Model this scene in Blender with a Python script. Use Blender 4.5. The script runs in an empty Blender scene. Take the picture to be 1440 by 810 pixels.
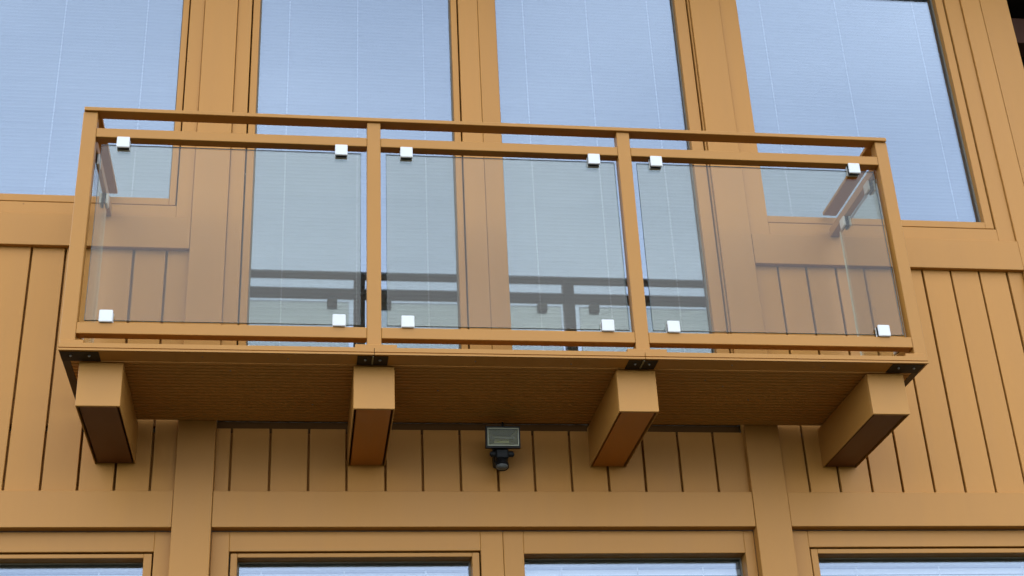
import bpy, bmesh, math, random
from mathutils import Vector, Matrix

random.seed(7)
S = bpy.context.scene
C = S.collection

# ------------------------------------------------------------------ camera
cam_d = bpy.data.cameras.new('camera')
cam = bpy.data.objects.new('camera', cam_d)
C.objects.link(cam)
CAM = Vector((-0.24168, -5.71400, -2.35442))
RGT = Vector((0.98955636, -0.13678036, -0.04548993))
UPV = Vector((-0.02229666, -0.4570265, 0.88917357))
FWD = Vector((0.14241158, 0.87887309, 0.45530323))
cam.matrix_world = Matrix(((RGT.x, UPV.x, -FWD.x, CAM.x), (RGT.y, UPV.y, -FWD.y, CAM.y),
                           (RGT.z, UPV.z, -FWD.z, CAM.z), (0, 0, 0, 1)))
cam_d.sensor_width = 36
cam_d.lens = 2022.293 * 36 / 1440
cam_d.clip_start = 0.05
cam_d.clip_end = 5000
S.camera = cam

# ------------------------------------------------------------------ sky, sun, exposure
SUN_EL, SUN_AZ = math.radians(45), math.radians(18)     # azimuth measured clockwise from +Y (north)
w = bpy.data.worlds.new('World')
S.world = w
w.use_nodes = True
nt = w.node_tree
nt.nodes.clear()
sky = nt.nodes.new('ShaderNodeTexSky')
sky.sky_type = 'NISHITA'
sky.sun_disc = False
sky.sun_elevation = SUN_EL
sky.sun_rotation = SUN_AZ
sky.altitude = 600
sky.air_density = 1.0
sky.dust_density = 2.5
sky.ozone_density = 1.0
# thin high cloud veil, softly uneven
tcn = nt.nodes.new('ShaderNodeTexCoord')
mp = nt.nodes.new('ShaderNodeMapping')
mp.inputs['Scale'].default_value = (1, 1, 2.2)
nz = nt.nodes.new('ShaderNodeTexNoise')
nz.inputs['Scale'].default_value = 1.9
nz.inputs['Detail'].default_value = 3
nz.inputs['Roughness'].default_value = 0.45
rp = nt.nodes.new('ShaderNodeValToRGB')
rp.color_ramp.elements[0].position = 0.35
rp.color_ramp.elements[0].color = (0.24, 0.24, 0.24, 1)
rp.color_ramp.elements[1].position = 0.75
rp.color_ramp.elements[1].color = (0.48, 0.48, 0.48, 1)
mx = nt.nodes.new('ShaderNodeMix')
mx.data_type = 'RGBA'
mx.inputs['B'].default_value = (13.0, 13.6, 14.6, 1)
bg = nt.nodes.new('ShaderNodeBackground')
bg.inputs['Strength'].default_value = 0.15
ow = nt.nodes.new('ShaderNodeOutputWorld')
L = nt.links.new
L(tcn.outputs['Generated'], mp.inputs['Vector'])
L(mp.outputs['Vector'], nz.inputs['Vector'])
L(nz.outputs['Fac'], rp.inputs['Fac'])
L(rp.outputs['Color'], mx.inputs['Factor'])
L(sky.outputs['Color'], mx.inputs['A'])
L(mx.outputs['Result'], bg.inputs['Color'])
L(bg.outputs['Background'], ow.inputs['Surface'])

sun_d = bpy.data.lights.new('sun', 'SUN')
sun_d.energy = 3.0
sun_d.angle = math.radians(0.53)                          # the sun stands behind the house: the facade is in open shade
sun_d.color = (1.0, 0.93, 0.84)
sun = bpy.data.objects.new('sun', sun_d)
C.objects.link(sun)
sdir = Vector((math.sin(SUN_AZ) * math.cos(SUN_EL), math.cos(SUN_AZ) * math.cos(SUN_EL), math.sin(SUN_EL)))
sun.rotation_euler = sdir.to_track_quat('Z', 'Y').to_euler()
sun.location = (-3, -8, 10)

S.view_settings.view_transform = 'Standard'
S.view_settings.look = 'None'
S.view_settings.exposure = 1.86
S.view_settings.gamma = 1.0
S.cycles.use_denoising = True
S.cycles.max_bounces = 14
S.cycles.transparent_max_bounces = 24
S.cycles.glossy_bounces = 8
S.cycles.caustics_reflective = False
S.cycles.caustics_refractive = False


# ------------------------------------------------------------------ materials
def mat(name):
    m = bpy.data.materials.new(name)
    m.use_nodes = True
    t = m.node_tree
    t.nodes.clear()
    return m, t, t.nodes.new, t.links.new


def paint(name, col, rough=0.42, var=0.05, grain=0.15, spec=0.2, obj_var=0.05, axis=(6, 6, 0.6), speck=True, metal=0.0):
    """painted / coated board: small colour drift, faint grain, per-piece tone, a few specks of dirt"""
    m, t, N, Lk = mat(name)
    out = N('ShaderNodeOutputMaterial')
    b = N('ShaderNodeBsdfPrincipled')
    b.inputs['Roughness'].default_value = rough
    b.inputs['Specular IOR Level'].default_value = spec
    b.inputs['Metallic'].default_value = metal
    tc = N('ShaderNodeTexCoord')
    geo = N('ShaderNodeNewGeometry')
    mpp = N('ShaderNodeMapping')
    mpp.inputs['Scale'].default_value = axis
    Lk(geo.outputs['Position'], mpp.inputs['Vector'])
    n1 = N('ShaderNodeTexNoise')
    n1.inputs['Scale'].default_value = 1.6
    n1.inputs['Detail'].default_value = 5
    n1.inputs['Roughness'].default_value = 0.6
    Lk(mpp.outputs['Vector'], n1.inputs['Vector'])
    oi = N('ShaderNodeObjectInfo')
    # value = 1 + var*(noise-.5)*2 + obj_var*(rand-.5)
    ma = N('ShaderNodeMath'); ma.operation = 'MULTIPLY_ADD'
    ma.inputs[1].default_value = var * 2
    ma.inputs[2].default_value = 1 - var - obj_var * 0.5
    Lk(n1.outputs['Fac'], ma.inputs[0])
    mb = N('ShaderNodeMath'); mb.operation = 'MULTIPLY_ADD'
    mb.inputs[1].default_value = obj_var
    Lk(oi.outputs['Random'], mb.inputs[0])
    Lk(ma.outputs[0], mb.inputs[2])
    vm = N('ShaderNodeVectorMath'); vm.operation = 'SCALE'
    vm.inputs[0].default_value = col
    Lk(mb.outputs[0], vm.inputs['Scale'])
    colour = vm.outputs['Vector']
    if speck:
        vo = N('ShaderNodeTexVoronoi')
        vo.inputs['Scale'].default_value = 4.3
        Lk(geo.outputs['Position'], vo.inputs['Vector'])
        lt = N('ShaderNodeMapRange')
        lt.inputs['From Min'].default_value = 0.012
        lt.inputs['From Max'].default_value = 0.022
        lt.inputs['To Min'].default_value = 0.55
        lt.inputs['To Max'].default_value = 1.0
        Lk(vo.outputs['Distance'], lt.inputs['Value'])
        v2 = N('ShaderNodeVectorMath'); v2.operation = 'SCALE'
        Lk(colour, v2.inputs[0])
        Lk(lt.outputs['Result'], v2.inputs['Scale'])
        colour = v2.outputs['Vector']
    Lk(colour, b.inputs['Base Color'])
    # roughness drift
    rr = N('ShaderNodeMapRange')
    rr.inputs['To Min'].default_value = rough - 0.07
    rr.inputs['To Max'].default_value = rough + 0.1
    Lk(n1.outputs['Fac'], rr.inputs['Value'])
    Lk(rr.outputs['Result'], b.inputs['Roughness'])
    if grain:
        mp2 = N('ShaderNodeMapping')
        mp2.inputs['Scale'].default_value = tuple(a * 22 for a in axis)
        Lk(geo.outputs['Position'], mp2.inputs['Vector'])
        n2 = N('ShaderNodeTexNoise')
        n2.inputs['Scale'].default_value = 1.4
        n2.inputs['Detail'].default_value = 3
        Lk(mp2.outputs['Vector'], n2.inputs['Vector'])
        bp = N('ShaderNodeBump')
        bp.inputs['Strength'].default_value = grain
        bp.inputs['Distance'].default_value = 0.0006
        Lk(n2.outputs['Fac'], bp.inputs['Height'])
        Lk(bp.outputs['Normal'], b.inputs['Normal'])
    Lk(b.outputs['BSDF'], out.inputs['Surface'])
    return m


def glass_mat(name, refl, tint, wave=0.0, wave_scale=1.2, rcol=(1, 1, 1), power=3.0):
    """a pane: tinted see-through plus a mirror coat that grows toward grazing"""
    m, t, N, Lk = mat(name)
    out = N('ShaderNodeOutputMaterial')
    tr = N('ShaderNodeBsdfTransparent')
    tr.inputs['Color'].default_value = (*tint, 1)
    gl = N('ShaderNodeBsdfGlossy')
    gl.inputs['Roughness'].default_value = 0.0
    gl.inputs['Color'].default_value = (*rcol, 1)
    lw = N('ShaderNodeLayerWeight')
    lw.inputs['Blend'].default_value = 0.5
    pw = N('ShaderNodeMath'); pw.operation = 'POWER'
    pw.inputs[1].default_value = power
    Lk(lw.outputs['Facing'], pw.inputs[0])
    mr = N('ShaderNodeMapRange')
    mr.inputs['To Min'].default_value = refl
    mr.inputs['To Max'].default_value = 1.0
    Lk(pw.outputs[0], mr.inputs['Value'])
    ms = N('ShaderNodeMixShader')
    Lk(mr.outputs['Result'], ms.inputs['Fac'])
    Lk(tr.outputs[0], ms.inputs[1])
    Lk(gl.outputs[0], ms.inputs[2])
    if wave:
        geo = N('ShaderNodeNewGeometry')
        n = N('ShaderNodeTexNoise')
        n.inputs['Scale'].default_value = wave_scale
        n.inputs['Detail'].default_value = 1
        Lk(geo.outputs['Position'], n.inputs['Vector'])
        bp = N('ShaderNodeBump')
        bp.inputs['Strength'].default_value = 1.0
        bp.inputs['Distance'].default_value = wave
        Lk(n.outputs['Fac'], bp.inputs['Height'])
        Lk(bp.outputs['Normal'], gl.inputs['Normal'])
    Lk(ms.outputs[0], out.inputs['Surface'])
    return m


OCHRE = (0.366, 0.167, 0.036)
M = {}
M['plank'] = paint('ochre_plank_paint', OCHRE, 0.46, 0.07, 0.35, obj_var=0.11)
M['trim'] = paint('ochre_trim_paint', (0.350, 0.161, 0.036), 0.44, 0.07, 0.3, obj_var=0.06)
M['beam'] = paint('ochre_beam_cladding', (0.363, 0.170, 0.038), 0.42, 0.09, 0.3, axis=(4, 4, 3), obj_var=0.03)
M['beam_under'] = paint('orange_brown_underside', (0.44, 0.148, 0.0208), 0.5, 0.12, 0.2, axis=(9, 1.2, 9), obj_var=0.05)
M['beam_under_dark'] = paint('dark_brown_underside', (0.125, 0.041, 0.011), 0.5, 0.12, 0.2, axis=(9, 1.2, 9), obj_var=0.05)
M['rail'] = paint('ochre_metal_coat', (0.318, 0.146, 0.030), 0.36, 0.06, 0.0, axis=(2, 2, 2), obj_var=0.02, spec=0.2)
M['deck'] = paint('brown_deck_board', (0.4048, 0.176, 0.03696), 0.5, 0.05, 0.1, axis=(0.5, 3, 3), obj_var=0.05)
M['backing'] = paint('brown_backing', (0.3024, 0.1152, 0.0216), 0.7, 0.05, 0.0, speck=False)
M['bracket'] = paint('black_brown_steel', (0.020, 0.010, 0.004), 0.6, 0.1, 0.0, speck=False)
M['screw'] = paint('galvanised_steel', (0.22, 0.21, 0.19), 0.45, 0.05, 0.0, speck=False, metal=0.9)
M['clip'] = paint('white_coated_clamp', (0.5328, 0.5328, 0.5184), 0.35, 0.03, 0.0, obj_var=0.03, speck=False)
M['clip_pad'] = paint('black_rubber_pad', (0.0216, 0.0216, 0.0216), 0.6, 0.03, 0.0, speck=False)
M['gasket'] = paint('grey_glazing_gasket', (0.15, 0.13, 0.10), 0.6, 0.05, 0.0, speck=False)
M['blind'] = paint('pale_blind_slat', (0.28, 0.29, 0.28), 0.4, 0.03, 0.0, axis=(1, 6, 6), obj_var=0.08, speck=False)
M['cord'] = paint('white_ladder_tape', (0.52, 0.53, 0.53), 0.6, 0.03, 0.0, speck=False)
M['room'] = paint('dim_room_plaster', (0.216, 0.2088, 0.1944), 0.8, 0.05, 0.0, speck=False)
M['black'] = paint('black_cast_housing', (0.007, 0.007, 0.0075), 0.45, 0.1, 0.0, axis=(5, 5, 5), speck=False)
M['bezel'] = paint('grey_bezel_metal', (0.19, 0.19, 0.14), 0.35, 0.06, 0.0, axis=(8, 8, 8), speck=False, metal=0.6)
M['reflector'] = paint('dimpled_aluminium', (0.25, 0.235, 0.10), 0.42, 0.18, 0.0, axis=(30, 30, 30), speck=False, metal=0.55)
M['tube'] = paint('halogen_tube_quartz', (0.22, 0.22, 0.18), 0.2, 0.03, 0.0, speck=False)
M['lens'] = paint('grey_sensor_lens', (0.085, 0.088, 0.085), 0.4, 0.05, 0.0, speck=False)
M['eave'] = paint('dark_stained_timber', (0.0216, 0.01152, 0.00936), 0.6, 0.15, 0.2, axis=(1, 9, 9), speck=False)
M['purlin'] = paint('red_brown_timber', (0.0792, 0.0324, 0.0216), 0.6, 0.15, 0.2, axis=(1, 9, 9), speck=False)
M['recess'] = paint('deep_shade_timber', (0.009, 0.007, 0.008), 0.6, 0.15, 0.2, axis=(9, 9, 1), speck=False)  # near black stands in for the deep shade of the recess
M['pane'] = glass_mat('window_glass', 0.132, (0.755, 0.765, 0.765), wave=0.0006, wave_scale=1.1, rcol=(0.68, 0.805, 0.965))
M['pane_low'] = glass_mat('lower_window_glass', 0.10, (0.88, 0.89, 0.89), wave=0.0006, wave_scale=1.1, rcol=(0.70, 0.80, 0.96))
M['panel'] = glass_mat('grey_tinted_balustrade_glass', 0.0215, (0.848, 0.838, 0.770), wave=0.0003, wave_scale=1.0, rcol=(1.0, 0.98, 0.93))
M['panel_edge'] = paint('ground_glass_edge', (0.0936, 0.1224, 0.1296), 0.25, 0.05, 0.0, speck=False)
M['slot_shade'] = paint('slot_shade_flashing', (0.075, 0.034, 0.011), 0.8, 0.1, 0.0, speck=False, spec=0.03)  # dark colour paints in the shade of the slot above the planks
M['pale_edge'] = paint('pale_polished_glass_edge', (0.528, 0.544, 0.512), 0.2, 0.05, 0.0, speck=False)
M['shade_side'] = paint('shade_dark_edge_angle', (0.0432, 0.02016, 0.0072), 0.5, 0.1, 0.0, speck=False)  # brown darkened to paint the shade under the deck sides
M['blind_low'] = paint('white_blind_slat', (0.74, 0.76, 0.78), 0.4, 0.03, 0.0, axis=(1, 6, 6), obj_var=0.12, speck=False)
M['cover'] = glass_mat('floodlight_cover_glass', 0.006, (0.90, 0.90, 0.80), power=5.0)
m_, t_, N_, L_ = mat('gravel_and_grass')
o_ = N_('ShaderNodeOutputMaterial'); b_ = N_('ShaderNodeBsdfPrincipled'); n_ = N_('ShaderNodeTexNoise'); r_ = N_('ShaderNodeValToRGB')
g_ = N_('ShaderNodeNewGeometry')
n_.inputs['Scale'].default_value = 0.35; n_.inputs['Detail'].default_value = 9
r_.color_ramp.elements[0].color = (0.022, 0.030, 0.012, 1); r_.color_ramp.elements[1].color = (0.060, 0.052, 0.038, 1)
r_.color_ramp.elements[0].position = 0.4; r_.color_ramp.elements[1].position = 0.6
L_(g_.outputs['Position'], n_.inputs['Vector']); L_(n_.outputs['Fac'], r_.inputs['Fac']); L_(r_.outputs['Color'], b_.inputs['Base Color'])
b_.inputs['Roughness'].default_value = 0.9
L_(b_.outputs['BSDF'], o_.inputs['Surface'])
M['ground'] = m_


# ------------------------------------------------------------------ helpers
def thing(name, label, cat, loc=(0, 0, 0), group=None):
    o = bpy.data.objects.new(name, None)
    o.empty_display_size = 0.1
    o.location = loc
    C.objects.link(o)
    o['label'] = label
    o['category'] = cat
    if group:
        o['group'] = group
    return o


def holder(name, parent, wloc):
    o = bpy.data.objects.new(name, None)
    o.empty_display_size = 0.05
    C.objects.link(o)
    o.parent = parent
    o.location = Vector(wloc) - world(parent)
    return o


def world(o):
    v = Vector((0, 0, 0))
    while o is not None:
        v += Vector(o.location)
        o = o.parent
    return v


def part(name, bm, material, parent, wloc=(0, 0, 0), smooth=False):
    """link a bmesh (built round wloc) as one mesh object"""
    me = bpy.data.meshes.new(name)
    bmesh.ops.recalc_face_normals(bm, faces=bm.faces)
    bm.to_mesh(me)
    bm.free()
    for mm in (material if isinstance(material, (list, tuple)) else [material]):
        me.materials.append(mm)
    if smooth:
        for p in me.polygons:
            p.use_smooth = True
    return link(name, me, parent, wloc)


def link(name, me, parent, wloc):
    o = bpy.data.objects.new(name, me)
    C.objects.link(o)
    o.parent = parent
    o.location = Vector(wloc) - (world(parent) if parent else Vector((0, 0, 0)))
    return o


def copy_tree(o, parent, wshift):
    """copy of a part and its sub-parts, moved by wshift"""
    c = o.copy()
    C.objects.link(c)
    c.parent = parent
    c.location = Vector(o.location) + Vector(wshift)
    for ch in list(o.children):
        d = ch.copy()
        C.objects.link(d)
        d.parent = c
    return c


def add_box(bm, x0, x1, y0, y1, z0, z1, bev=0.0, mi=0):
    r = bmesh.ops.create_cube(bm, size=1)
    vs = r['verts']
    for v in vs:
        v.co = Vector((x0 + (v.co.x + .5) * (x1 - x0), y0 + (v.co.y + .5) * (y1 - y0), z0 + (v.co.z + .5) * (z1 - z0)))
    fs = {f for v in vs for f in v.link_faces}
    for f in fs:
        f.material_index = mi
    if bev:
        es = list({e for v in vs for e in v.link_edges})
        bmesh.ops.bevel(bm, geom=es, offset=bev, offset_type='OFFSET', segments=1, affect='EDGES', profile=0.5)
    return bm


def box(x0, x1, y0, y1, z0, z1, bev=0.0):
    return add_box(bmesh.new(), x0, x1, y0, y1, z0, z1, bev)


def wbox(name, material, parent, x0, x1, y0, y1, z0, z1, bev=0.0):
    """box in world coordinates with its origin at its own centre base"""
    c = Vector(((x0 + x1) / 2, (y0 + y1) / 2, z0))
    return part(name, box(x0 - c.x, x1 - c.x, y0 - c.y, y1 - c.y, 0, z1 - z0, bev), material, parent, c)


def add_prism(bm, prof, x0, x1, ax='x'):
    """extrude a closed (a, z) profile; ax 'x': profile in (y, z)"""
    a = [bm.verts.new((x0, p[0], p[1])) for p in prof]
    b = [bm.verts.new((x1, p[0], p[1])) for p in prof]
    n = len(prof)
    for i in range(n):
        bm.faces.new((a[i], a[(i + 1) % n], b[(i + 1) % n], b[i]))
    bm.faces.new(a)
    bm.faces.new(list(reversed(b)))
    return bm


def add_cyl(bm, p0, p1, r0, r1=None, seg=16, cap=True):
    p0, p1 = Vector(p0), Vector(p1)
    d = p1 - p0
    q = d.to_track_quat('Z', 'Y').to_matrix().to_4x4()
    bmesh.ops.create_cone(bm, cap_ends=cap, segments=seg, radius1=r0, radius2=r0 if r1 is None else r1, depth=d.length,
                          matrix=Matrix.Translation((p0 + p1) / 2) @ q)
    return bm


# ------------------------------------------------------------------ ground
bm = bmesh.new()
bmesh.ops.create_grid(bm, x_segments=8, y_segments=8, size=900)
g = part('ground', bm, M['ground'], None, (0, 0, -3.95))
g['kind'] = 'structure'

# ------------------------------------------------------------------ house
X0, X1 = -2.6, 3.449           # left end (out of frame) and right corner of the facade
PIL_L = (-0.752, -0.596)
PIL_R = (1.686, 1.842)
PIL_E = (3.183, 3.449)
house = thing('house', 'ochre painted house front with vertical boards, trim and large windows behind the glass balcony',
              'house', (0.5, 0.0, -3.95))
YP = 0.020                     # face of the vertical planks
YM = 0.030                     # face of the planks under the balcony
ZS0, ZS1 = 0.763, 0.923        # sill board
ZR0, ZR1 = -0.513, -0.359      # rail board under the planks
ZT = 2.62                      # window head


def px(x, y):                  # x measured on the plane y=0 -> where the same sight line meets depth y
    return CAM.x + (x - CAM.x) * (y - CAM.y) / (-CAM.y)


def planks(edges, z0, z1, yf):
    for a, b in zip(edges[:-1], edges[1:]):
        gap = 0.0047 + random.uniform(-.0006, .0007)
        cx = (a + b) / 2
        dy = random.uniform(-0.0012, 0.0012)
        bm = box(a + gap - cx, b - gap - cx, 0, 0.018, 0, z1 - z0, 0.0018)
        part('plank', bm, M['plank'], house, (cx, yf + dy, z0))


left_g = [-1.423 - 0.1437 * k for k in range(8, 0, -1)] + [-1.423, -1.279, -1.1345, -0.990, -0.848]
left_e = [px(x, YP) for x in left_g] + [PIL_L[0] + 0.004]
mid_g = [-0.531, -0.371, -0.211, -0.053, 0.108, 0.265, 0.425, 0.584, 0.741, 0.900, 1.060, 1.220, 1.380, 1.540]
mid_e = [PIL_L[1] - 0.004] + [px(x, YM) for x in mid_g] + [PIL_R[0] + 0.008]
right_g = [1.949, 2.0885, 2.2335, 2.3745, 2.5205, 2.6645, 2.8065, 2.950, 3.093]
right_e = [PIL_R[1] - 0.004] + [px(x, YP) for x in right_g] + [PIL_E[0] + 0.004]
planks(left_e, ZR1 + 0.002, ZS0 + 0.01, YP)
planks(mid_e, ZR1 + 0.002, -0.073, YM)
planks(right_e, ZR1 + 0.002, ZS0 + 0.01, YP)
# solid wall behind the boards
wbox('wall', M['backing'], house, X0, X1 - 0.006, 0.054, 0.075, ZR1 - 0.10, -0.085)
wbox('wall', M['backing'], house, X0, PIL_L[1] - 0.02, 0.052, 0.075, -0.057, ZS1)
wbox('wall', M['backing'], house, PIL_R[0] + 0.02, X1 - 0.006, 0.052, 0.075, -0.057, ZS1)
# flashing at the back of the slot under the deck, slot shade painted on
wbox('flashing', M['slot_shade'], house, PIL_L[1] - 0.002, PIL_R[0] + 0.002, 0.064, 0.078, -0.16, -0.030)
# pilasters, butted between the boards
for a, b, lab in ((*PIL_L, None), (*PIL_R, None)):
    wbox('pilaster', M['trim'], house, a, b, -0.004, 0.050, -3.95, 2.78, 0.002)
wbox('pilaster', M['trim'], house, PIL_E[0], 3.2895, -0.003, 0.050, -3.95, 2.78, 0.0025)
wbox('corner_board', M['trim'], house, 3.2915, PIL_E[1], -0.003, 0.12, -3.95, 2.78, 0.0025)
G = 0.0015
# sill boards and rail boards
for a, b in ((X0, PIL_L[0] - G), (PIL_R[1] + G, PIL_E[0] - G)):
    wbox('sill_board', M['trim'], house, a, b, -0.006, 0.045, ZS0, ZS1 - 0.0015, 0.002)
for a, b in ((X0, PIL_L[0] - G), (PIL_L[1] + G, PIL_R[0] - G), (PIL_R[1] + G, PIL_E[0] - G)):
    wbox('rail_board', M['trim'], house, a, b, -0.001, 0.052, ZR0, ZR1, 0.002)
# head board above the upper windows
for a, b in ((X0, PIL_L[0] - G), (PIL_L[1] + G, PIL_R[0] - G), (PIL_R[1] + G, PIL_E[0] - G)):
    wbox('head_board', M['trim'], house, a, b, -0.002, 0.05, ZT + 0.003, 2.78, 0.002)


def window(x0, x1, z0, z1, yf, fw, bw, glass_y, bead=None):
    """outer frame x0..x1, z0..z1 with face widths fw = (l, r, b, t) and sash widths bw = (l, r, b, t)"""
    c = ((x0 + x1) / 2, yf, z0)
    W = holder('window', house, c)
    cx, cy, cz = c

    def ring(bm, a0, a1, b0, b1, wl, wr, wb, wt, y0, y1, bev):
        # stiles full height, rails butted between them
        if wl: add_box(bm, a0 - cx, a0 + wl - cx, y0 - cy, y1 - cy, b0 - cz, b1 - cz, bev)
        if wr: add_box(bm, a1 - wr - cx, a1 - cx, y0 - cy, y1 - cy, b0 - cz, b1 - cz, bev)
        e = 0.0003
        if wb: add_box(bm, a0 + wl + e - cx, a1 - wr - e - cx, y0 + 0.0006 - cy, y1 - cy, b0 - cz, b0 + wb - cz, bev)
        if wt: add_box(bm, a0 + wl + e - cx, a1 - wr - e - cx, y0 + 0.0006 - cy, y1 - cy, b1 - wt - cz, b1 - cz, bev)
    bm = bmesh.new()
    ring(bm, x0, x1, z0, z1, *fw, yf, yf + 0.09, 0.002)
    part('frame', bm, M['trim'], W, c)
    gp = 0.0065
    i0, i1, k0, k1 = x0 + fw[0], x1 - fw[1], z0 + fw[2], z1 - fw[3]
    s0, s1, t0, t1 = i0 + (gp if bw[0] else 0), i1 - (gp if bw[1] else 0), k0 + (gp if bw[2] else 0), k1 - (gp if bw[3] else 0)
    if any(bw):
        bm = bmesh.new()
        ring(bm, s0, s1, t0, t1, *bw, yf + 0.007, yf + 0.085, 0.002)
        part('sash', bm, M['trim'], W, c)
    g0, g1, h0, h1 = s0 + bw[0], s1 - bw[1], t0 + bw[2], t1 - bw[3]
    bm = bmesh.new()
    ring(bm, g0 + .0004, g1 - .0004, h0 + .0004, h1 - .0004, .006, .006, .006, .006, glass_y - 0.010, glass_y + 0.003, 0)
    part('gasket', bm, M['gasket'], W, c)
    part('pane', box(g0 + .001 - cx, g1 - .001 - cx, glass_y - cy, glass_y + 0.006 - cy, h0 + .001 - cz, h1 - .001 - cz), M['pane' if z1 > 0 else 'pane_low'], W, c)
    return g0, g1, h0, h1


YG = 0.055
yf = 0.008
glass = {}
e = 0.0015
glass['u1'] = window(X0, PIL_L[0] - e, ZS1, ZT, yf, (.07, .068, .065, .075), (.03, .029, .036, .035), YG)
glass['u2'] = window(PIL_L[1] + e, 0.5825, -0.02, ZT, yf, (.066, .098, .06, .075), (.033, .030, .05, .035), YG)
glass['u3'] = window(0.5840, PIL_R[0] - e, -0.02, ZT, yf + .0006, (.089, .008, .06, .075), (0, .060, .05, .035), YG)
glass['u4'] = window(PIL_R[1] + e, PIL_E[0] - e, ZS1, ZT, yf, (.096, .086, .070, .075), (0, .043, .036, .035), YG)
YL = 0.046
YGL = 0.125
ZL = ZR0 - 0.004
glass['l1'] = window(X0, PIL_L[0] - e, -1.9, ZL, YL, (.07, .066, .08, .083), (.03, .033, .03, .017), YGL)
glass['l2'] = window(PIL_L[1] + e, 0.5985, -1.9, ZL, YL, (.072, .094, .08, .083), (.027, .030, .03, .017), YGL)
glass['l3'] = window(0.6000, PIL_R[0] - e, -1.9, ZL, YL + .0006, (.085, .045, .08, .097), (0, 0, 0, 0), YGL)
glass['l4'] = window(PIL_R[1] + e, PIL_E[0] - e, -1.9, ZL, YL, (.082, .09, .08, .073), (.03, .03, .03, .020), YGL)
# the dim rooms behind (closed boxes open toward the windows)
bm = bmesh.new()
for z0, z1 in ((-0.02, 2.7), (-3.9, -0.4)):
    add_box(bm, X0 - .05, 3.44, 2.5, 2.6, z0, z1)
    add_box(bm, X0 - .05, 3.44, 0.08, 2.499, z1 + .001, z1 + .05)
    add_box(bm, X0 - .05, 3.44, 0.08, 2.499, z0 - .05, z0 - .001)
    add_box(bm, X0 - .05, X0 + .0, 0.08, 2.499, z0, z1)
    add_box(bm, 3.40, 3.44, 0.125, 2.499, z0, z1)
part('room_shell', bm, M['room'], house, (0, 0, 0))
# eave over the facade
for k in range(7):
    y0 = -0.70 + k * 0.10
    wbox('eave_board', M['eave'], house, X0 - .6, 6.2, y0, y0 + 0.094, 3.035, 3.060, 0.002)
wbox('roof', M['eave'], house, X0 - .6, 6.2, -0.72, 2.7, 3.062, 3.25)
wbox('fascia_board', M['trim'], house, X0, X1, 0.003, 0.05, 2.783, 3.033)
# set-back part round the corner, deep shade painted into its wall colour
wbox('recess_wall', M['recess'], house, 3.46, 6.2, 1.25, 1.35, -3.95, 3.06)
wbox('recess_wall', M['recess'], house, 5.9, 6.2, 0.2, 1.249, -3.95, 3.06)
for k in range(5):
    y0 = 0.02 + k * 0.24
    wbox('eave_board', M['eave'], house, 3.47, 5.9, y0, y0 + 0.23, 3.030, 3.060, 0.002)
wbox('purlin', M['purlin'], house, 3.47, 5.9, 0.62, 0.76, 2.62, 2.80, 0.004)
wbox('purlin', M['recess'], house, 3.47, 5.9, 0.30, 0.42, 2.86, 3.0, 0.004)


# ------------------------------------------------------------------ blinds behind the panes
def blind(gl, y, pitch, width, tilt, cords, label, n=None, top=0.0, sm='blind'):
    g0, g1, h0, h1 = gl
    a, b = g0 - 0.012, g1 + 0.012
    zt = h1 - top
    root = thing('venetian_blind', label, 'blind', ((a + b) / 2, y, h0), 'blinds behind the house windows')
    L2 = (b - a) / 2
    bm = box(-L2, L2, -0.014, 0.014, 0, 0.028, 0.001)
    part('headrail', bm, M['blind'], root, ((a + b) / 2, y, zt - 0.028))
    # one slat mesh, a shallow curved strip with thickness
    bm = bmesh.new()
    prof = []
    ns = 4
    for s in range(ns + 1):
        u = (s / ns - .5) * width
        prof.append((u, 0.0022 * (1 - (2 * s / ns - 1) ** 2)))
    prof += [(p[0], p[1] - 0.0006) for p in reversed(prof)]
    ct, st = math.cos(tilt), math.sin(tilt)
    prof = [(p[0] * ct - p[1] * st, p[0] * st + p[1] * ct) for p in prof]
    add_prism(bm, prof, -L2, L2)
    first = part('slat', bm, M[sm], root, ((a + b) / 2, y, zt - 0.05))
    k = 1
    z = zt - 0.05
    while True:
        z -= pitch
        if z < h0 + 0.01 or (n and k >= n):
            break
        o = link('slat', first.data, root, ((a + b) / 2, y + random.uniform(-.0006, .0006), z))
        ro, lo = (-0.02, 0.02) if z > 1.12 else (0.20, 0.06) if z > 0 else (0.0, 0.06)
        o.rotation_euler = (random.gauss(ro, lo), random.gauss(0, .0006), 0)
        k += 1
    zb = z + pitch - 0.018
    bm = box(-L2, L2, -0.011, 0.011, 0, 0.012, 0.001)
    part('bottom_rail', bm, M['blind'], root, ((a + b) / 2, y, zb - 0.012))
    for x in cords:
        part('ladder_tape', box(-0.0026, 0.0026, -0.0006, 0.0006, 0, zt - zb), M['cord'], root, (x, y - width * .5 * math.cos(tilt) + .0035, zb))


YB = 0.105
T = math.radians(-62)
blind(glass['u1'], YB, 0.0195, 0.024, T, [px(x, YB) for x in (-2.1, -1.75, -1.40, -1.02)],
      'closed pale blind behind the large upper window at the left edge')
blind(glass['u2'], YB, 0.0195, 0.024, T, [px(x, YB) for x in (-0.345, -0.015, 0.305)],
      'closed pale blind in the tall glazing between the left pilaster and the mullion')
blind(glass['u3'], YB, 0.0195, 0.024, T, [px(x, YB) for x in (0.810, 1.135, 1.455)],
      'closed pale blind in the tall glazing between the mullion and the right pilaster')
blind(glass['u4'], YB, 0.0195, 0.024, T, [px(x, YB) for x in (2.06, 2.47, 2.90)],
      'closed pale blind with visible slats behind the large upper window at the right')
YB2 = 0.165
T2 = math.radians(-52)
blind(glass['l1'], YB2, 0.029, 0.025, T2, [px(x, YB2) for x in (-1.75, -1.40, -1.02)],
      'white blind at the top of the lower left window, beside the left pilaster', 24, 0.0, 'blind_low')
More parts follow.
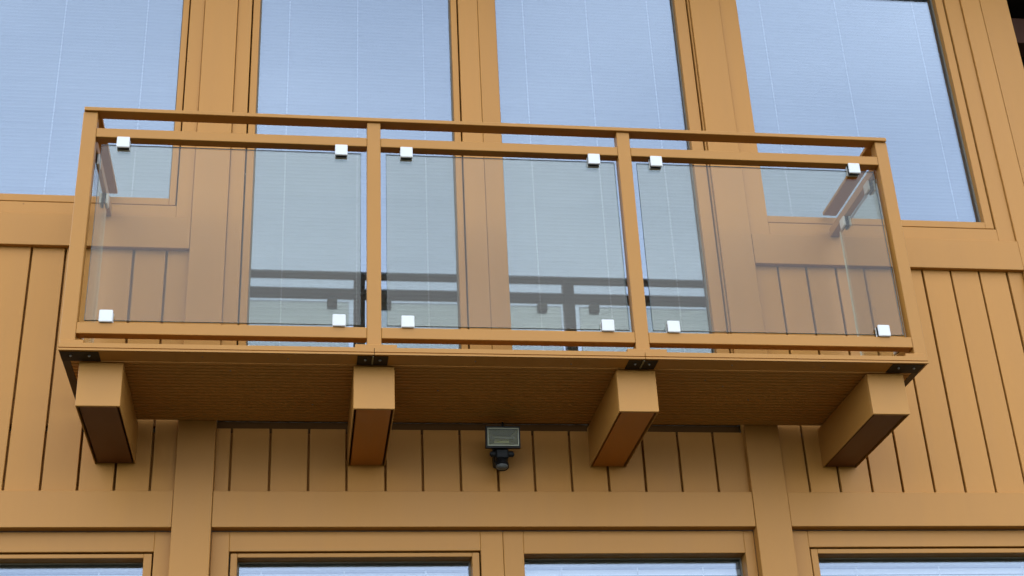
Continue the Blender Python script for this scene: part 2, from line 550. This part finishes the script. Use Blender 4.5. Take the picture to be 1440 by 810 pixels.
blind(glass['l2'], YB2, 0.029, 0.025, T2, [px(x, YB2) for x in (-0.39, -0.06, 0.27)],
      'white blind in the lower window under the second beam, right of the left pilaster', 24, 0.0, 'blind_low')
blind(glass['l3'], YB2, 0.029, 0.025, T2, [px(x, YB2) for x in (0.83, 1.15, 1.43)],
      'white blind in the lower window under the third beam, left of the right pilaster', 24, 0.0, 'blind_low')
blind(glass['l4'], YB2, 0.029, 0.025, T2, [px(x, YB2) for x in (2.1, 2.47, 2.85)],
      'white blind in the lower window at the right bottom corner', 24, 0.0, 'blind_low')

# ------------------------------------------------------------------ balcony
bal = thing('balcony', 'ochre balcony with tinted glass panels and white clamps on four projecting beams', 'balcony', (0.56, -0.33, -0.24))
YF = -0.703
FX0, FX1 = -1.141, 2.257
JX = (0.0255, 1.086)
# beams: cladding shell with the underside set in between two cheeks
for i, (a, b) in enumerate(((-1.077, -0.915), (-0.049, 0.109), (0.988, 1.147), (2.030, 2.186))):
    cx = (a + b) / 2
    hw = (b - a) / 2
    bm = bmesh.new()
    add_box(bm, -hw, hw, -0.602, -0.588, -0.239, -0.062, 0.0015)          # end board
    add_box(bm, -hw, -hw + 0.004, -0.5875, 0.029, -0.2385, -0.062, 0.001)  # cheeks
    add_box(bm, hw - 0.004, hw, -0.5875, 0.029, -0.2385, -0.062, 0.0015)
    bmo = part('beam', bm, M['beam'], bal, (cx, 0, 0))
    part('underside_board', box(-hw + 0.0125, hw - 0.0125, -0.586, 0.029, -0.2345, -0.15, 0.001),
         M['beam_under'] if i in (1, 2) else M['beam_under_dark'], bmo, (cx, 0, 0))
    if i in (0, 3):
        bmo['label'] = 'beam with dark brown underside'
# front edge profile in three lengths: lip, groove, flange
for a, b in ((FX0, JX[0] - .0012), (JX[0] + .0012, JX[1] - .0012), (JX[1] + .0012, FX1)):
    cx = (a + b) / 2
    bm = bmesh.new()
    prof = [(0, 0.028), (0, 0.010), (0.004, 0.0085), (0.004, 0.0065), (0, 0.005), (-0.003, 0.004), (-0.003, -0.003),
            (0.004, -0.003), (0.006, 0.002), (0.03, 0.004), (0.03, 0.028)]
    add_prism(bm, prof, a - cx, b - cx)
    ep = part('edge_profile', bm, M['rail'], bal, (cx, YF, -0.056))
    part('flange', box(a - cx, b - cx, 0.0065, 0.100, -0.0005, 0.0015), M['deck'], ep, (cx, YF, -0.056))
for xa, xb in ((FX0, FX0 + 0.03), (FX1 - 0.03, FX1)):
    wbox('side_profile', M['shade_side'], bal, xa, xb, YF + .1015, -0.012, -0.0555, -0.028, 0.001)
# decking boards with a ribbed underside
nb = 5
y0d = YF + 0.1015
pitch = (-0.008 - y0d) / nb
for k in range(nb):
    bm = bmesh.new()
    ya, yb_ = y0d + k * pitch + .001, y0d + (k + 1) * pitch - .001
    nr = 4
    bot = []
    rw = (yb_ - ya) / nr
    for r in range(nr):
        s = ya + r * rw
        bot += [(s, -0.0515), (s + rw * .06, -0.056), (s + rw * .72, -0.056), (s + rw * .80, -0.0515)]
    prof = bot + [(yb_, -0.0515), (yb_, -0.030), (ya, -0.030)]
    add_prism(bm, prof, FX0 + .031, FX1 - .031)
    part('deck_board', bm, M['deck'], bal, (0, 0, 0))
# brackets at the profile joints and the corners, each with two screws
bm = bmesh.new()
bmesh.ops.create_uvsphere(bm, u_segments=8, v_segments=5, radius=0.0055)
scr_me = bpy.data.meshes.new('screw')
bm.to_mesh(scr_me); bm.free(); scr_me.materials.append(M['screw'])
for x, wdt in ((FX0 + 0.073, 0.140), (JX[0] - 0.004, 0.118), (JX[1] - 0.004, 0.118), (FX1 - 0.078, 0.136)):
    o = part('joint_bracket', box(-wdt / 2, wdt / 2, -0.038, 0.044, -0.002, 0), M['bracket'], bal, (x, YF + 0.054, -0.0568))
    if abs(x - .5) < .8:
        part('joint_strip', box(-.003, .003, -.044, .030, -.0035, 0), M['bezel'], o, (x, YF + 0.054, -0.0590))
    for s in (-.5, .5):
        link('screw', scr_me, o, (x + s * wdt * .48, YF + 0.046, -0.0605))
# loose screw heads along the flange and in the deck boards
for x, y in ((-0.62, -0.655), (-0.30, -0.65), (0.42, -0.652), (0.80, -0.64), (1.45, -0.652), (1.83, -0.648),
             (-0.52, -0.53), (0.30, -0.36), (1.38, -0.50), (1.47, -0.44), (1.62, -0.30), (-0.2, -0.20)):
    o = link('screw', scr_me, bal, (x, y, -0.0562))
    o.scale = (.7, .7, .5)
# posts
PX = ((-1.150, -1.093), (0.0, 0.056), (1.065, 1.121), (2.228, 2.282))
RT0, RT1 = 1.032, 1.050
for a, b in PX:
    cx = (a + b) / 2
    hw = (b - a) / 2
    o = part('post', box(-hw, hw, -0.655, -0.603, -0.016, RT0 - .0006, 0.0025), M['rail'], bal, (cx, 0, 0))
    pl = -0.075
    pr_ = 0.085
    if cx < -1: pl, pr_ = -0.018, 0.066
    if cx > 2: pl, pr_ = -0.085, -0.005
    part('base_plate', box(pl, pr_, -0.694, -0.59, -0.0275, -0.0105, 0.0015), M['rail'], o, (cx, 0, 0))
    for s in (pl + .012, pr_ - .012):
        link('screw', scr_me, o, (cx + s, -0.672, -0.009))
# handrail: front and two returns to the wall, wall posts
wbox('handrail', M['rail'], bal, -1.147, 2.280, -0.666, -0.604, RT0, RT1, 0.002)
for a, b, c in ((-1.147, -1.082, 0), (2.212, 2.280, 1)):
    wbox('handrail', M['rail'], bal, a, b, -0.6035, -0.006, RT0, RT1 - .0005, 0.002)
for a, b in ((-1.147, -1.098), (2.230, 2.279)):
    wbox('mid_rail', M['rail'], bal, a + .001, b - .001, -0.602, -0.0075, 0.915, 0.957, 0.002)
    wbox('bottom_rail', M['rail'], bal, a + .001, b - .001, -0.602, -0.002, 0.036, 0.081, 0.002)
for i in range(3):
    a, b = PX[i][1] + .0006, PX[i + 1][0] - .0006
    wbox('mid_rail', M['rail'], bal, a, b, -0.6535, -0.607, 0.9135, 0.9565, 0.002)
    # the lower rail laps over the inner edge of the end posts
    wbox('bottom_rail', M['rail'], bal, a, b, -0.6535, -0.607, 0.0345, 0.0815, 0.002)


# glass panels with four clamps each
def panel_mesh(u0, u1, z0, z1, axis):
    bm = bmesh.new()
    if axis == 'x':
        add_box(bm, u0, u1, -0.004, 0.004, z0, z1, 0.0012)
    else:
        add_box(bm, -0.004, 0.004, u0, u1, z0, z1, 0.0012)
    for f in bm.faces:
        n = f.normal
        f.material_index = 0 if abs(n.y if axis == 'x' else n.x) > 0.99 else 1
    return bm


bm = bmesh.new()
add_box(bm, -0.0255, 0.0255, -0.018, -0.0085, -0.0255, 0.0255, 0.003, 0)
add_box(bm, -0.0255, 0.0255, 0.0085, 0.020, -0.0255, 0.0255, 0.003, 0)
add_box(bm, -0.0235, 0.0235, -0.0084, -0.0048, -0.0235, 0.0235, 0, 1)
add_box(bm, -0.0235, 0.0235, 0.0048, 0.0084, -0.0235, 0.0235, 0, 1)
clip_me = bpy.data.meshes.new('clamp')
bm.to_mesh(clip_me); bm.free()
clip_me.materials.append(M['clip']); clip_me.materials.append(M['clip_pad'])
YPN = -0.632
front = ((-1.070, -0.024, (-0.982, -0.106), (-0.987, -0.108)), (0.079, 1.050, (0.163, 0.957), (0.159, 0.957)),
         (1.146, 2.207, (1.227, 2.110), (1.226, 2.112)))
for a, b, tops, bots in front:
    cx = (a + b) / 2
    o = part('glass_panel', panel_mesh(a - cx, b - cx, 0, 0.792, 'x'), [M['panel'], M['panel_edge']], bal, (cx, YPN, 0.098))
    for x in tops:
        link('clamp', clip_me, o, (x, YPN - .014, 0.8875))
    for x in bots:
        link('clamp', clip_me, o, (x, YPN - .014, 0.1055))
for xs, sg in ((-1.112, 1), (2.243, -1)):
    o = part('glass_panel', panel_mesh(-0.58, -0.10, 0, 0.792, 'y'), [M['panel'], M['pale_edge']], bal, (xs, 0, 0.098))
    for y in (-0.50, -0.185):
        for z in (0.8895, 0.107):
            c = link('clamp', clip_me, o, (xs + sg * .004, y, z))
            c.rotation_euler = (0, 0, math.radians(90 * sg))

# ------------------------------------------------------------------ floodlight with motion sensor
FL = Vector((0.592, -0.02, -0.19))
fl = thing('floodlight', 'black halogen floodlight with motion sensor on the boards under the balcony', 'floodlight', (0.592, 0.03, -0.25))
tilt = Matrix.Translation((0.594, -0.105, -0.160)) @ Matrix.Rotation(math.radians(8), 4, 'X')


def tpart(name, bm, material, smooth=False, parent=None, mtx=None):
    bmesh.ops.transform(bm, matrix=(mtx or tilt), verts=bm.verts)
    return part(name, bm, material, parent or fl, (0, 0, 0), smooth)


def frustum(bm, w0, h0, y0, w1, h1, y1, caps=True):
    a = [bm.verts.new((sx * w0 / 2, y0, sz * h0 / 2)) for sx, sz in ((-1, -1), (1, -1), (1, 1), (-1, 1))]
    b = [bm.verts.new((sx * w1 / 2, y1, sz * h1 / 2)) for sx, sz in ((-1, -1), (1, -1), (1, 1), (-1, 1))]
    for i in range(4):
        bm.faces.new((a[i], a[(i + 1) % 4], b[(i + 1) % 4], b[i]))
    if caps:
        bm.faces.new(list(reversed(a)))
        bm.faces.new(b)
    return a, b


# housing: hollow tapered box with a thick rim
bm = bmesh.new()
a, b = frustum(bm, 0.146, 0.092, -0.020, 0.146, 0.092, 0.004, False)
c = [bm.verts.new((sx * .098 / 2, 0.052, sz * .058 / 2)) for sx, sz in ((-1, -1), (1, -1), (1, 1), (-1, 1))]
for i in range(4):
    bm.faces.new((b[i], b[(i + 1) % 4], c[(i + 1) % 4], c[i]))
bm.faces.new(c)
d = [bm.verts.new((sx * .130 / 2, -0.020, sz * .074 / 2)) for sx, sz in ((-1, -1), (1, -1), (1, 1), (-1, 1))]
dd = [bm.verts.new((sx * .130 / 2, 0.002, sz * .074 / 2)) for sx, sz in ((-1, -1), (1, -1), (1, 1), (-1, 1))]
for i in range(4):
    bm.faces.new((a[i], a[(i + 1) % 4], d[(i + 1) % 4], d[i]))
    bm.faces.new((d[i], d[(i + 1) % 4], dd[(i + 1) % 4], dd[i]))
for s in range(5):                                         # cooling fins on the back
    add_box(bm, -0.04 + s * .02 - .002, -0.04 + s * .02 + .002, 0.0525, 0.062, -0.026, 0.026)
hs = tpart('housing', bm, M['black'])
bm = bmesh.new()
for x0, x1, z0, z1 in ((-.0665, .0665, .0335, .0385), (-.0665, .0665, -.0385, -.0335), (-.0665, -.0615, -.0333, .0333), (.0615, .0665, -.0333, .0333)):
    add_box(bm, x0, x1, -0.0235, -0.0205, z0, z1, 0.0006)
tpart('bezel', bm, M['bezel'])
bm = bmesh.new()                                           # bowl: sloping faces to a flat back
frustum(bm, 0.122, 0.066, -0.012, 0.064, 0.026, 0.030, False)
v = [bm.verts.new((sx * .064 / 2, 0.0302, sz * .026 / 2)) for sx, sz in ((-1, -1), (1, -1), (1, 1), (-1, 1))]
bm.faces.new(v)
tpart('reflector', bm, M['reflector'])
bm = bmesh.new()
add_cyl(bm, (-.043, 0.008, 0.003), (.043, 0.008, 0.003), 0.0045, seg=12)
for s in (-1, 1):
    add_cyl(bm, (s * .0435, 0.008, 0.003), (s * .053, 0.008, 0.003), 0.0065, seg=12)
tpart('lamp_tube', bm, M['tube'], True)
tpart('cover_glass', box(-.0613, .0613, -0.0185, -0.0165, -.0333, .0333), M['cover'])
bm = bmesh.new()
add_cyl(bm, (0, -0.012, 0.0465), (0, -0.012, 0.060), 0.0055, seg=10)
add_cyl(bm, (0, -0.012, 0.060), (0, -0.012, 0.066), 0.0035, seg=10)
tpart('top_screw', bm, M['black'], True)
I4 = Matrix.Identity(4)
bm = bmesh.new()                                           # wall plate, junction block and arm
add_box(bm, 0.566, 0.618, 0.006, 0.029, -0.246, -0.150, 0.004)
add_box(bm, 0.562, 0.622, -0.050, 0.0055, -0.252, -0.205, 0.006)
add_box(bm, 0.565, 0.619, -0.098, -0.0505, -0.246, -0.203, 0.005)
tpart('bracket', bm, M['black'], mtx=I4)
for x0, x1 in ((0.545, 0.5645), (0.6195, 0.640)):
    bm = bmesh.new()
    add_cyl(bm, (x0, -0.078, -0.222), (x1, -0.078, -0.222), 0.0125, seg=14)
    e0 = x0 - .004 if x0 < .57 else x1
    add_cyl(bm, (e0, -0.078, -0.222), (e0 + .004, -0.078, -0.222), 0.007, seg=10)
    tpart('knob', bm, M['black'], mtx=I4)
bm = bmesh.new()                                           # sensor head: barrel under the block
add_cyl(bm, (0.592, -0.074, -0.2465), (0.590, -0.086, -0.272), 0.021, 0.027, 20)
add_cyl(bm, (0.590, -0.086, -0.2722), (0.589, -0.090, -0.283), 0.0285, 0.0285, 20)
tpart('motion_sensor', bm, M['black'], mtx=I4)
bm = bmesh.new()
bmesh.ops.create_uvsphere(bm, u_segments=20, v_segments=10, radius=0.0265)
bmesh.ops.transform(bm, matrix=Matrix.Translation((0.589, -0.090, -0.2815)) @ Matrix.Diagonal((1, 1, .50, 1)), verts=bm.verts)
tpart('sensor_lens', bm, M['lens'], True, mtx=I4)
